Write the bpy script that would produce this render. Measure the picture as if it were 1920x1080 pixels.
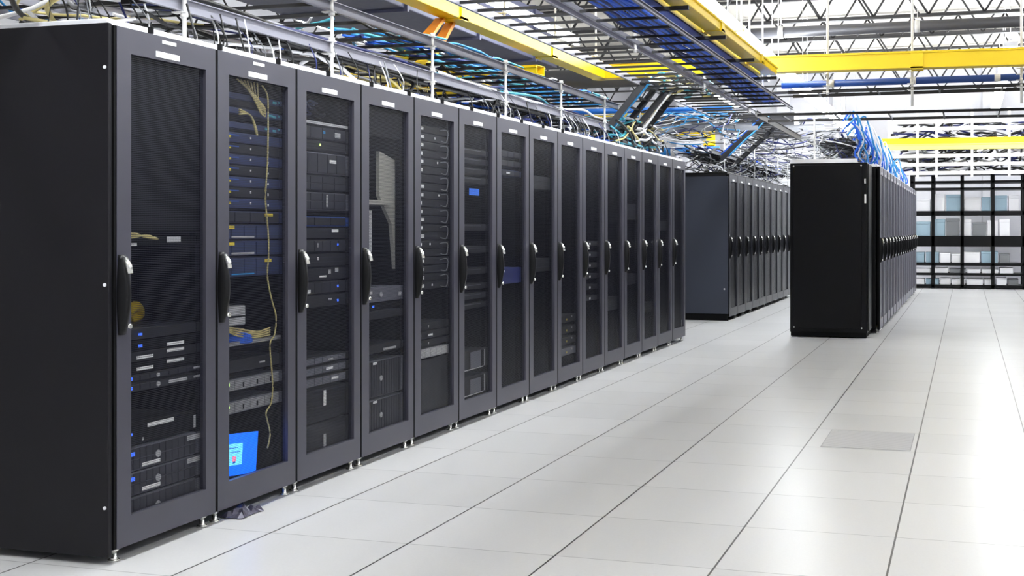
import bpy, bmesh, math, random
from mathutils import Vector, Matrix

for o in list(bpy.data.objects):
    bpy.data.objects.remove(o, do_unlink=True)
scene = bpy.context.scene
C = scene.collection

# ------------------------------------------------------------------ camera
FOCAL_PX, CENTRE_X, CENTRE_Y = 2160.2, 1205.4, 430.7
cam_data = bpy.data.cameras.new('camera')
cam = bpy.data.objects.new('camera', cam_data)
C.objects.link(cam)
cam.location = (2.6678, -4.0189, 1.207)
cam.rotation_euler = (math.pi / 2, 0, 0.27378)
cam_data.sensor_fit = 'HORIZONTAL'
cam_data.sensor_width = 36.0
cam_data.lens = FOCAL_PX / 1920 * 36.0
cam_data.shift_x = (960 - CENTRE_X) / 1920
cam_data.shift_y = -(540 - CENTRE_Y) / 1920
cam_data.clip_end = 200
scene.camera = cam

# ------------------------------------------------------------------ world, view
world = bpy.data.worlds.new('world')
scene.world = world
world.use_nodes = True
world.node_tree.nodes['Background'].inputs[0].default_value = (0.9, 0.95, 1.0, 1)
world.node_tree.nodes['Background'].inputs[1].default_value = 0.05
vs = scene.view_settings
vs.view_transform = 'Standard'
vs.look = 'None'
vs.gamma = 1.0
vs.use_curve_mapping = False
vs.exposure = 1.02

LAMP_POWER = 20.0      # emission strength of the fluorescent diffusers

# ------------------------------------------------------------------ materials
def srgb(r, g, b):
    def f(c):
        c /= 255.0
        return c / 12.92 if c <= 0.04045 else ((c + 0.055) / 1.055) ** 2.4
    return (f(r), f(g), f(b), 1)

MATS = {}
def mat(name, col, rough=0.5, metal=0.0, emit=None, strength=1.0, noise=0.0, spec=0.5):
    if name in MATS:
        return MATS[name]
    m = bpy.data.materials.new(name)
    m.use_nodes = True
    nt = m.node_tree
    b = nt.nodes['Principled BSDF']
    b.inputs['Base Color'].default_value = col
    b.inputs['Roughness'].default_value = rough
    b.inputs['Metallic'].default_value = metal
    b.inputs['Specular IOR Level'].default_value = spec
    if noise:
        tc = nt.nodes.new('ShaderNodeTexCoord')
        n = nt.nodes.new('ShaderNodeTexNoise')
        n.inputs['Scale'].default_value = 14
        n.inputs['Detail'].default_value = 3
        nt.links.new(tc.outputs['Object'], n.inputs['Vector'])
        mx = nt.nodes.new('ShaderNodeMixRGB')
        mx.inputs['Color1'].default_value = [c * (1 - noise) for c in col[:3]] + [1]
        mx.inputs['Color2'].default_value = [min(1, c * (1 + noise)) for c in col[:3]] + [1]
        nt.links.new(n.outputs['Fac'], mx.inputs['Fac'])
        nt.links.new(mx.outputs['Color'], b.inputs['Base Color'])
        mr = nt.nodes.new('ShaderNodeMapRange')
        mr.inputs['To Min'].default_value = rough * 0.85
        mr.inputs['To Max'].default_value = min(1, rough * 1.15)
        nt.links.new(n.outputs['Fac'], mr.inputs['Value'])
        nt.links.new(mr.outputs['Result'], b.inputs['Roughness'])
    if emit:
        b.inputs['Emission Color'].default_value = emit
        b.inputs['Emission Strength'].default_value = strength
    MATS[name] = m
    return m

DOOR = mat('rack_paint', srgb(66, 65, 75), 0.38, 0.1, spec=0.5)
BODY = mat('rack_body_black', srgb(24, 23, 27), 0.45, 0.0, noise=0.05, spec=0.22)
BLACK = mat('black_powder_coat', srgb(9, 9, 11), 0.35, 0.0, noise=0.05, spec=0.25)
CAB = mat('cabinet_gloss_black', srgb(13, 13, 16), 0.3, 0.0, noise=0.06, spec=0.2)
PANELBLUE = mat('slate_side_panel', srgb(50, 55, 68), 0.45, 0.15, noise=0.04)
VOID = mat('interior_black', srgb(10, 10, 12), 0.8, spec=0.15)
WHITE = mat('white_enamel', srgb(238, 238, 242), 0.45)
PAPER = mat('white_label', srgb(245, 245, 245), 0.7)
GREYLABEL = mat('grey_label', srgb(190, 190, 192), 0.7)
CHROME = mat('bright_chrome', srgb(225, 225, 220), 0.22, 0.9)
ZINC = mat('zinc_plated', srgb(225, 224, 222), 0.5, 0.15)
TRAYGREY = mat('tray_grey', srgb(140, 140, 150), 0.4, 0.4, noise=0.06)
RUNG = mat('tray_black', srgb(26, 25, 27), 0.45, 0.3)
GALV = mat('galvanised_duct', srgb(150, 152, 158), 0.45, 0.5, noise=0.08)
SLATE = mat('slate_duct', srgb(72, 74, 98), 0.5, 0.1, noise=0.06)
YELLOW = mat('yellow_plastic', srgb(240, 205, 18), 0.4)
YPALE = mat('pale_yellow_plastic', srgb(252, 235, 120), 0.4)
ORANGE = mat('orange_plastic', srgb(236, 142, 4), 0.4)
BLUE = mat('blue_cable', srgb(28, 98, 222), 0.45)
NAVY = mat('navy_cable', srgb(20, 32, 96), 0.5)
CYAN = mat('light_blue_cable', srgb(45, 140, 205), 0.45)
TEAL = mat('teal_cable', srgb(70, 160, 180), 0.5)
CWHITE = mat('white_cable', srgb(225, 225, 228), 0.5)
CGREY = mat('grey_cable', srgb(120, 122, 126), 0.5)
CBLACK = mat('black_cable', srgb(18, 18, 20), 0.5)
CREAM = mat('cream_cable', srgb(196, 182, 120), 0.5)
SERVER = mat('server_charcoal', srgb(31, 32, 38), 0.5, 0.2, noise=0.1)
SERVERBLUE = mat('server_blue_grey', srgb(46, 58, 100), 0.45, 0.2, noise=0.1)
SERVERGREY = mat('server_grey', srgb(112, 113, 124), 0.45, 0.3, noise=0.1)
BAY = mat('drive_bay', srgb(48, 49, 58), 0.45, 0.3)
BAYGREY = mat('drive_bay_grey', srgb(160, 160, 164), 0.45, 0.3)
BEIGE = mat('beige_panel', srgb(170, 168, 160), 0.6)
LEDB = mat('blue_led', srgb(40, 90, 230), 0.5, emit=srgb(60, 110, 255), strength=0.8)
LEDG = mat('green_led', srgb(180, 220, 120), 0.5, emit=srgb(190, 235, 120), strength=1.6)
LEDY = mat('yellow_tag', srgb(235, 210, 70), 0.5)
BLUEPLASTIC = mat('blue_plastic', srgb(35, 80, 165), 0.45)
SCREEN = mat('screen_blue', srgb(5, 70, 225), 0.3, emit=srgb(0, 88, 240), strength=1.5)
SCREENWIN = mat('screen_window', srgb(90, 170, 225), 0.3, emit=srgb(88, 178, 235), strength=1.4)
SCREENRED = mat('screen_icon', srgb(200, 90, 120), 0.3, emit=srgb(205, 110, 140), strength=1.1)
SCREENTXT = mat('screen_text', srgb(20, 60, 160), 0.3, emit=srgb(20, 70, 170), strength=0.8)
LAMP = mat('lit_diffuser', (1, 1, 1, 1), 0.5, emit=(0.93, 0.97, 1.0, 1), strength=LAMP_POWER)
WALLM = mat('painted_wall', srgb(226, 226, 232), 0.75, noise=0.03)
CEILM = mat('ceiling_deck', srgb(216, 211, 200), 0.8, noise=0.03)
JOIST = mat('joist_steel', srgb(62, 61, 62), 0.55, 0.3)
POLY = mat('clear_grey_film', srgb(84, 82, 98), 0.3, 0.2)

def perforated(name, col, pitch=0.008, radius=0.40, rough=0.3):
    m = bpy.data.materials.new(name)
    m.use_nodes = True
    nt = m.node_tree
    N, L = nt.nodes, nt.links
    b = N['Principled BSDF']
    b.inputs['Base Color'].default_value = col
    b.inputs['Roughness'].default_value = rough
    b.inputs['Metallic'].default_value = 0.0
    b.inputs['Specular IOR Level'].default_value = 0.35
    tc = N.new('ShaderNodeTexCoord')
    sp = N.new('ShaderNodeSeparateXYZ')
    L.new(tc.outputs['Object'], sp.inputs[0])
    def mth(op, a, c=None):
        n = N.new('ShaderNodeMath'); n.operation = op
        for i, v in enumerate((a, c)):
            if v is None: continue
            if isinstance(v, (int, float)): n.inputs[i].default_value = v
            else: L.new(v, n.inputs[i])
        return n.outputs[0]
    u = mth('DIVIDE', sp.outputs['Y'], pitch)
    v = mth('DIVIDE', sp.outputs['Z'], pitch * 1.732)
    def dist(off):
        a = mth('SUBTRACT', mth('FRACT', mth('ADD', u, off)), 0.5)
        c = mth('MULTIPLY', mth('SUBTRACT', mth('FRACT', mth('ADD', v, off)), 0.5), 1.732)
        return mth('SQRT', mth('ADD', mth('MULTIPLY', a, a), mth('MULTIPLY', c, c)))
    d = mth('MINIMUM', dist(0.0), dist(0.5))
    hole = mth('LESS_THAN', d, radius)
    tr = N.new('ShaderNodeBsdfTransparent')
    mx = N.new('ShaderNodeMixShader')
    L.new(hole, mx.inputs[0]); L.new(b.outputs[0], mx.inputs[1]); L.new(tr.outputs[0], mx.inputs[2])
    L.new(mx.outputs[0], N['Material Output'].inputs[0])
    return m
MESH = perforated('perforated_steel', srgb(36, 37, 48), radius=0.46)
MESHGREY = perforated('grey_perforated_steel', srgb(92, 92, 104), radius=0.28)
MESHDARK = perforated('dense_perforated_steel', srgb(34, 35, 42), radius=0.30)

def floor_material():
    m = bpy.data.materials.new('raised_floor_tiles')
    m.use_nodes = True
    nt = m.node_tree
    N, L = nt.nodes, nt.links
    b = N['Principled BSDF']
    tc = N.new('ShaderNodeTexCoord')
    sp = N.new('ShaderNodeSeparateXYZ')
    L.new(tc.outputs['Object'], sp.inputs[0])
    def mth(op, a, c=None):
        n = N.new('ShaderNodeMath'); n.operation = op
        for i, v in enumerate((a, c)):
            if v is None: continue
            if isinstance(v, (int, float)): n.inputs[i].default_value = v
            else: L.new(v, n.inputs[i])
        return n.outputs[0]
    T = 0.6
    def edge(axis):                      # distance to the nearest seam, metres
        f = mth('FRACT', mth('ADD', mth('DIVIDE', sp.outputs[axis], T), 100.5))
        return mth('MULTIPLY', mth('ABSOLUTE', mth('SUBTRACT', f, 0.5)), T)
    lx = mth('LESS_THAN', edge('X'), 0.0038)
    ly = mth('LESS_THAN', edge('Y'), 0.0026)
    # tile-to-tile tone
    fx = mth('FLOOR', mth('DIVIDE', sp.outputs['X'], T)); fy = mth('FLOOR', mth('DIVIDE', sp.outputs['Y'], T))
    cx = N.new('ShaderNodeCombineXYZ'); L.new(fx, cx.inputs[0]); L.new(fy, cx.inputs[1])
    wn = N.new('ShaderNodeTexWhiteNoise'); wn.noise_dimensions = '2D'; L.new(cx.outputs[0], wn.inputs['Vector'])
    tone = N.new('ShaderNodeMapRange'); L.new(wn.outputs['Value'], tone.inputs['Value'])
    tone.inputs['To Min'].default_value = 0.93; tone.inputs['To Max'].default_value = 1.0
    # fine laminate fleck
    ns = N.new('ShaderNodeTexNoise'); ns.inputs['Scale'].default_value = 90; ns.inputs['Detail'].default_value = 4
    L.new(tc.outputs['Object'], ns.inputs['Vector'])
    fl = N.new('ShaderNodeMapRange'); L.new(ns.outputs['Fac'], fl.inputs['Value'])
    fl.inputs['From Min'].default_value = 0.3; fl.inputs['From Max'].default_value = 0.7
    fl.inputs['To Min'].default_value = 0.95; fl.inputs['To Max'].default_value = 1.0
    sc = mth('MULTIPLY', tone.outputs[0], fl.outputs[0])
    base = N.new('ShaderNodeMixRGB'); base.blend_type = 'MULTIPLY'; base.inputs['Fac'].default_value = 1
    base.inputs['Color1'].default_value = srgb(208, 208, 209)
    L.new(sc, base.inputs['Color2'])
    m1 = N.new('ShaderNodeMixRGB'); L.new(ly, m1.inputs['Fac']); L.new(base.outputs[0], m1.inputs['Color1'])
    m1.inputs['Color2'].default_value = srgb(150, 150, 152)
    m2 = N.new('ShaderNodeMixRGB'); L.new(lx, m2.inputs['Fac']); L.new(m1.outputs[0], m2.inputs['Color1'])
    m2.inputs['Color2'].default_value = srgb(58, 58, 60)
    L.new(m2.outputs[0], b.inputs['Base Color'])
    rr = N.new('ShaderNodeMapRange'); L.new(ns.outputs['Fac'], rr.inputs['Value'])
    rr.inputs['To Min'].default_value = 0.26; rr.inputs['To Max'].default_value = 0.36
    L.new(rr.outputs[0], b.inputs['Roughness'])
    return m
FLOORM = floor_material()

# ------------------------------------------------------------------ helpers
def tag(o, label=None, cat=None, group=None, kind=None):
    if label: o['label'] = label
    if cat: o['category'] = cat
    if group: o['group'] = group
    if kind: o['kind'] = kind
    return o

def empty(name, loc, label, cat, group=None, rz=0.0, kind=None):
    o = bpy.data.objects.new(name, None)
    o.empty_display_size = 0.1
    o.location = loc
    o.rotation_euler = (0, 0, rz)
    C.objects.link(o)
    return tag(o, label, cat, group, kind)

class MB:
    """collects shapes into one mesh; several material slots allowed"""
    def __init__(self):
        self.v, self.f, self.m, self.s = [], [], [], []
        self.mats = []
    def slot(self, m):
        if m not in self.mats: self.mats.append(m)
        return self.mats.index(m)
    def box(self, x0, x1, y0, y1, z0, z1, m, bev=0.0):
        i = len(self.v); s = self.slot(m)
        if bev <= 0:
            self.v += [(x, y, z) for x in (x0, x1) for y in (y0, y1) for z in (z0, z1)]
            for q in ((0, 1, 3, 2), (4, 6, 7, 5), (0, 4, 5, 1), (2, 3, 7, 6), (0, 2, 6, 4), (1, 5, 7, 3)):
                self.f.append([i + k for k in q]); self.m.append(s); self.s.append(False)
        else:
            bm = bmesh.new()
            bmesh.ops.create_cube(bm, size=1)
            for v in bm.verts:
                v.co = Vector(((x0 + x1) / 2 + v.co.x * (x1 - x0), (y0 + y1) / 2 + v.co.y * (y1 - y0), (z0 + z1) / 2 + v.co.z * (z1 - z0)))
            bmesh.ops.bevel(bm, geom=list(bm.edges), offset=bev, segments=2, affect='EDGES', profile=0.5)
            bm.verts.index_update()
            self.v += [tuple(v.co) for v in bm.verts]
            for f in bm.faces:
                self.f.append([i + v.index for v in f.verts]); self.m.append(s); self.s.append(False)
            bm.free()
        return self
    def tube(self, pts, r, m, n=8, caps=True, flat=None):
        """swept tube; r a number or one per point; flat=(w,h) makes a flat band instead"""
        pts = [Vector(p) for p in pts]
        s = self.slot(m); i0 = len(self.v)
        up = Vector((0, 0, 1))
        for k, p in enumerate(pts):
            t = (pts[min(k + 1, len(pts) - 1)] - pts[max(k - 1, 0)]).normalized()
            a = t.cross(up)
            if a.length < 1e-3: a = t.cross(Vector((0, 1, 0)))
            a.normalize(); b = a.cross(t).normalized()
            rr = r[k] if isinstance(r, (list, tuple)) else r
            for j in range(n):
                w = 2 * math.pi * (j + 0.5) / n
                ca, sa = math.cos(w), math.sin(w)
                if flat:
                    ca = (1 if ca > 0 else -1) * flat[0]; sa = (1 if sa > 0 else -1) * flat[1]
                    q = p + a * ca + b * sa
                else:
                    q = p + (a * ca + b * sa) * rr
                self.v.append(tuple(q))
        for k in range(len(pts) - 1):
            for j in range(n):
                a0 = i0 + k * n + j; a1 = i0 + k * n + (j + 1) % n
                self.f.append([a0, a1, a1 + n, a0 + n]); self.m.append(s); self.s.append(not flat)
        if caps:
            self.f.append([i0 + j for j in range(n)][::-1]); self.m.append(s); self.s.append(False)
            e = i0 + (len(pts) - 1) * n
            self.f.append([e + j for j in range(n)]); self.m.append(s); self.s.append(False)
        return self
    def bar(self, p, q, w, h, m):
        """rectangular bar from p to q"""
        return self.tube([p, q], 1, m, n=4, flat=(w / 2, h / 2))
    def channel(self, p, q, h, w, t, side, m):
        """C-section rail along p->q: web of height h with two flanges w pointing to side (+1/-1)"""
        p, q = Vector(p), Vector(q)
        d = (q - p).normalized(); a = d.cross(Vector((0, 0, 1))).normalized() * side
        up = a.cross(d); up = up if up.z > 0 else -up
        self.bar(p, q, t, h, m)
        for s in (1, -1):
            o = up * (s * (h / 2 - t / 2)) + a * (w / 2)
            self.bar(p + o, q + o, w, t, m)
        return self
    def build(self, name, parent=None, loc=(0, 0, 0)):
        me = bpy.data.meshes.new(name)
        me.from_pydata(self.v, [], self.f)
        for m in self.mats: me.materials.append(m)
        me.polygons.foreach_set('material_index', self.m)
        me.polygons.foreach_set('use_smooth', self.s)
        bm = bmesh.new(); bm.from_mesh(me)
        bmesh.ops.recalc_face_normals(bm, faces=bm.faces)
        bm.to_mesh(me); bm.free()
        me.update()
        o = bpy.data.objects.new(name, me)
        o.location = loc
        C.objects.link(o)
        if parent: o.parent = parent
        return o

CH = {}
def copy_tree(o, parent=None):
    c = o.copy(); C.objects.link(c)
    if parent: c.parent = parent
    for ch in CH.setdefault(o.name, [x for x in bpy.data.objects if x.parent == o]):
        copy_tree(ch, c)
    return c

def smooth_path(pts, n=6):
    """Catmull-Rom"""
    P = [Vector(p) for p in pts]; P = [P[0]] + P + [P[-1]]
    out = []
    for i in range(1, len(P) - 2):
        a, b, c, d = P[i - 1:i + 3]
        for k in range(n):
            t = k / n
            out.append(0.5 * ((2 * b) + (c - a) * t + (2 * a - 5 * b + 4 * c - d) * t * t + (3 * b - a - 3 * c + d) * t ** 3))
    out.append(P[-2])
    return out

ORD = ['first', 'second', 'third', 'fourth', 'fifth', 'sixth', 'seventh', 'eighth', 'ninth', 'tenth', 'eleventh', 'twelfth',
       'thirteenth', 'fourteenth', 'fifteenth', 'sixteenth', 'seventeenth', 'eighteenth', 'nineteenth', 'twentieth']

# ------------------------------------------------------------------ the room
X0, X1, Y0, Y1, ZC = -8.0, 5.3, -7.0, 22.0, 4.75
def structure(name, mb):
    o = mb.build(name); o['kind'] = 'structure'; return o
structure('floor', MB().box(X0, X1, Y0, Y1, -0.1, 0, FLOORM))
structure('ceiling', MB().box(X0, X1, Y0, Y1, ZC, ZC + 0.1, CEILM))
structure('wall_back', MB().box(X0, X1, Y1, Y1 + 0.1, 0, ZC, WALLM))
structure('wall_front', MB().box(X0, X1, Y0 - 0.1, Y0, 0, ZC, WALLM))
structure('wall_left', MB().box(X0 - 0.1, X0, Y0, Y1, 0, ZC, WALLM))
structure('wall_right', MB().box(X1, X1 + 0.1, Y0, Y1, 0, ZC, WALLM))
for i, x in enumerate((-7.2, -6.0, -4.9, -3.8, -2.7, -1.45, -0.2, 3.0)):
    structure('trim_%d' % (i + 1), MB().box(x, x + 0.28, Y1 - 0.18, Y1, 0, ZC, WALLM, 0.01))

# roof joists: open-web steel trusses running across the rows
def joist(y):
    t = empty('roof_joist', (0, y, 4.05), '', 'joist', 'open-web joists under the roof deck')
    MB().box(X0, X1, -0.05, 0.05, 0.62, 0.66, JOIST).build('top_chord', t)
    MB().box(X0, X1, -0.04, 0.04, 0.0, 0.028, JOIST).build('bottom_chord', t)
    mb = MB(); x = X0 + 0.1; k = 0
    while x < X1 - 0.5:
        a, b = (0.03, 0.62) if k % 2 == 0 else (0.62, 0.03)
        mb.tube([(x, 0, a), (x + 0.36, 0, b)], 0.015, JOIST, n=6)
        x += 0.36; k += 1
    mb.build('web', t)
    return t
jy = [4.6, 6.4, 8.2, 10.0, 11.8, 13.4, 15.2, 17.0, 18.8, 20.6]
for i, y in enumerate(jy):
    joist(y)['label'] = 'grey zigzag steel joist crossing the white ceiling, %s counted from the back wall' % ORD[len(jy) - 1 - i]

# ------------------------------------------------------------------ server racks
P = 0.5835
RZ0, RZ1 = 0.0515, 1.944        # door bottom and top
def foot_mb(x, y):
    mb = MB()
    mb.tube([(x, y, 0.0), (x, y, 0.007)], 0.021, CHROME, n=12)
    mb.tube([(x, y, 0.007), (x, y, 0.012), (x, y, 0.06)], [0.016, 0.010, 0.010], CHROME, n=10)
    mb.tube([(x, y, 0.036), (x, y, 0.046)], 0.017, CHROME, n=6)
    return mb

def rack_parts(t, door=DOOR, body=BODY, mesh=MESH, roof=WHITE, inside=True, plates=1):
    """parts of one cabinet; local x=0 is the door face, the cabinet runs to -x, y 0..P"""
    D = 1.0
    MB().box(-D, -0.045, 0.0, 0.014, 0.06, 1.94, body).build('side_panel', t)
    MB().box(-D, -0.045, P - 0.014, P, 0.06, 1.94, body).build('side_panel', t)
    MB().box(-D, -0.03, 0.003, P - 0.003, 1.94, 1.972, roof, 0.004).build('roof_panel', t)
    MB().box(-D, -0.06, 0.003, P - 0.003, 0.045, 0.07, VOID).build('base_panel', t)
    MB().box(-D, -D + 0.012, 0.014, P - 0.014, 0.07, 1.94, VOID).build('back_panel', t)
    for y in (0.052, P - 0.052):
        r = MB().box(-0.078, -0.05, y - 0.011, y + 0.011, 0.07, 1.93, VOID)
        r.build('mounting_rail', t)
    for x in (-0.04, -D + 0.08):
        for y in (0.045, P - 0.035):
            foot_mb(x, y).build('foot', t)
    y0, y1 = 0.014, P - 0.003       # door outline
    w0, w1, h0, h1 = 0.088, 0.52, 0.160, 1.852
    d = MB()
    for (a, b, c, e) in ((y0, w0, RZ0, RZ1), (w1, y1, RZ0, RZ1), (w0, w1, RZ0, h0), (w0, w1, h1, RZ1)):
        d.box(-0.026, 0.0, a, b, c, e, door)
    dr = d.build('door', t)
    MB().box(-0.03, -0.0015, 0.001, y0 - 0.0005, RZ0 + 0.002, RZ1, VOID).build('gap_shade', dr)  # black strip standing in for the shade in the gap between doors
    MB().box(-0.016, -0.013, w0 - 0.004, w1 + 0.004, h0 - 0.004, h1 + 0.004, mesh).build('perforated_panel', dr)
    # swing handle: a long black bow standing off the door
    n = 18
    pts, wid = [], []
    for k in range(n + 1):
        s = k / n
        z = 0.826 + 0.29 * s
        b = math.sin(math.pi * (0.06 + 0.88 * s)) ** 0.75
        pts.append((0.004 + 0.034 * b, 0.034, z)); wid.append(0.011 + 0.006 * math.sin(math.pi * s))
    hb = MB()
    for k in range(n):
        z0, z1 = pts[k][2], pts[k + 1][2]
        s = hb.slot(BLACK); i = len(hb.v)
        for (x, y, z), w in ((pts[k], wid[k]), (pts[k + 1], wid[k + 1])):
            hb.v += [(0.0, y - w * 1.25, z), (x * 0.75, y - w * 1.15, z), (x, y - w * 0.55, z), (x, y + w * 0.55, z), (x * 0.75, y + w * 1.15, z), (0.0, y + w * 1.25, z)]
        for j in range(5):
            hb.f.append([i + j, i + j + 1, i + 7 + j, i + 6 + j]); hb.m.append(s); hb.s.append(True)
    i = len(hb.v) - 6; j0 = 0
    hb.f.append([j0 + q for q in range(6)]); hb.m.append(0); hb.s.append(False)
    hb.f.append([i + q for q in range(6)]); hb.m.append(0); hb.s.append(False)
    hb.build('handle', dr)
    MB().tube([(0.040, 0.034, 1.048), (0.034, 0.034, 1.077), (0.02, 0.034, 1.104)], [0.011, 0.012, 0.008], CHROME, n=8).build('handle_cap', dr)['label'] = 'bright chrome cap of the handle'
    MB().tube([(0.014, 0.05, 0.856), (0.030, 0.052, 0.856)], 0.009, CHROME, n=10).build('lock', dr)['label'] = 'small chrome lock barrel'
    MB().box(0.0, 0.0022, P / 2 - 0.07, P / 2 + 0.065, 1.862, 1.884, PAPER).build('name_plate', dr)['label'] = 'blank white name strip'
    if plates > 1:
        MB().box(0.0, 0.0022, P / 2 - 0.035, P / 2 + 0.045, 1.917, 1.93, PAPER).build('name_plate', dr)
    return t

GA = 'server racks of the long near row'
AX, AY = -0.2848, -0.5422
def rack_label(i, n, row):
    return row % ORD[i]
rackA = empty('server_rack', (AX, AY, 0), '', 'server rack', GA)
rack_parts(rackA, plates=2)
tips = {0: 'grey-framed server rack at the near end of the long row, beside the black end panel',
        1: 'grey-framed server rack with a glowing blue screen inside, second in the long row',
        2: 'grey-framed server rack with blue-framed chassis inside, third in the long row',
        3: 'grey-framed server rack, mostly empty with beige panel inside, fourth in the long row',
        4: 'grey-framed server rack full of small labelled switches, fifth in the long row',
        5: 'grey-framed server rack with small blue screen high up, sixth in the long row',
        14: 'grey-framed server rack at the far end of the long row, white floor showing beneath'}
RACKS = [rackA]
for k in range(1, 15):
    c = copy_tree(rackA)
    c.location = (AX, AY + P * k, 0)
    if k >= 2:                     # only the first two racks carry the small second plate
        for d in [x for x in c.children if x.name.startswith('door')]:
            pl = [x for x in d.children if x.name.startswith('name_plate')]
            if len(pl) > 1: bpy.data.objects.remove(pl[-1], do_unlink=True)
    RACKS.append(c)
for k, r in enumerate(RACKS):
    r['label'] = tips.get(k, 'grey-framed dark perforated-door server rack, %s from the near end of the long row' % ORD[k])

# black end panel with screws on the near end of the row
ep = empty('end_panel', (AX, AY, 0), 'matte black end panel with white screw heads closing the near end of the long row', 'panel')
MB().box(-1.02, -0.006, -0.022, -0.003, 0.03, 1.95, BODY, 0.003).build('panel_sheet', ep)
for z in (1.79, 1.009, 0.209):
    for x in (-0.020, -0.96):
        MB().tube([(x, -0.022, z), (x, -0.026, z)], 0.0065, WHITE, n=10).build('screw', ep)

# second row behind the aisle end (slate end panel, black doors)
BX, BY = -0.36, 11.0
GB = 'black racks of the row beyond the long row'
DOORB = mat('dark_door_paint', srgb(46, 46, 54), 0.33, 0.15)
rackB = empty('server_rack', (BX, BY, 0), '', 'server rack', GB)
rack_parts(rackB, door=DOORB, mesh=MESHDARK, roof=BLACK)
lst = [rackB]
for k in range(1, 10):
    c = copy_tree(rackB); c.location = (BX, BY + P * k, 0); lst.append(c)
for k, r in enumerate(lst):
    r['label'] = 'black rack in the row starting with a slate end panel, %s from that panel' % ORD[k]
ep = empty('end_panel', (BX, BY, 0), 'large slate-blue end panel closing the second row, seen past the last grey rack', 'panel')
MB().box(-1.02, -0.01, -0.03, -0.003, 0.09, 1.915, PANELBLUE, 0.004).build('panel_sheet', ep)
MB().box(-1.0, -0.02, -0.02, -0.003, 0.0, 0.09, VOID).build('plinth', ep)
MB().tube([(-0.06, -0.03, 0.42), (-0.06, -0.034, 0.42)], 0.012, GREYLABEL, n=10).build('screw', ep)

# third row: black cabinet facing the camera, then grey doors
cab = empty('cabinet', (0.75, 8.93, 0), 'big glossy black cabinet standing alone at the near end of the right row', 'cabinet')
MB().box(0.0, 0.86, 0.02, 0.62, 0.055, 1.955, CAB, 0.008).build('body', cab)
MB().box(0.035, 0.80, 0.0, 0.022, 0.10, 1.93, CAB, 0.006).build('side_panel', cab)
MB().box(0.01, 0.85, 0.012, 0.62, 0.012, 0.06, VOID).build('plinth', cab)
MB().box(0.86, 0.872, 0.05, 0.60, 0.08, 1.94, BLACK, 0.004).build('door', cab)
MB().box(0.0, 0.75, 0.03, 0.045, 1.955, 2.0, WHITE).build('cable_guard', cab)['label'] = 'white upright lip on the cabinet top'
MB().box(0.02, 0.75, 0.05, 0.6, 1.955, 1.965, WHITE).build('roof_panel', cab)
for (x, z) in ((0.045, 1.92), (0.795, 1.92), (0.05, 0.115), (0.80, 0.115)):
    MB().tube([(x, 0.001, z), (x, -0.004, z)], 0.009, CHROME, n=10).build('screw', cab)
MB().box(0.83, 0.848, 0.0, 0.02, 1.50, 1.60, PAPER).build('label_strip', cab)
MB().box(0.828, 0.846, 0.0, 0.02, 1.72, 1.77, CHROME).build('hinge', cab)
for x in (0.1, 0.74):
    for y in (0.06, 0.55):
        MB().tube([(x, y, 0), (x, y, 0.02)], 0.02, CHROME, n=10).build('foot', cab)
CXX, CY0 = 1.70, 9.62
GC = 'racks of the right row behind the black cabinet'
DOORC = mat('far_door_paint', srgb(118, 117, 128), 0.38, 0.15)
rackC = empty('server_rack', (CXX, CY0, 0), '', 'server rack', GC)
rack_parts(rackC, door=DOORC, mesh=MESHGREY, body=BLACK, roof=WHITE)
lst = [rackC]
for k in range(1, 15):
    c = copy_tree(rackC); c.location = (CXX + 0.003 * k, CY0 + (P + 0.025) * k, 0); lst.append(c)
for k, r in enumerate(lst):
    r['label'] = 'grey-doored rack with black handle in the right row, %s behind the black cabinet' % ORD[k]

# racks across the aisle (outside the frame; they are what the doors mirror)
GD = 'black racks across the aisle'
opp = empty('server_rack', (3.95, 3.4, 0), 'black rack in the row across the aisle facing the long row', 'server rack', GD, rz=math.pi)
MB().box(-1.0, -0.03, 0.0, P, 0.06, 1.95, BLACK).build('body', opp)
MB().box(-0.03, 0.0, 0.01, P - 0.01, 0.2, 1.93, DOORB, 0.003).build('door', opp)
for k in range(1, 24):
    c = copy_tree(opp); c.location = (3.95, 3.4 + P * k, 0)
    c['label'] = 'black rack across the aisle facing the long row, number %s from the camera side' % (ORD[k] if k < 20 else 'twenty-' + ORD[k - 20])

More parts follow.
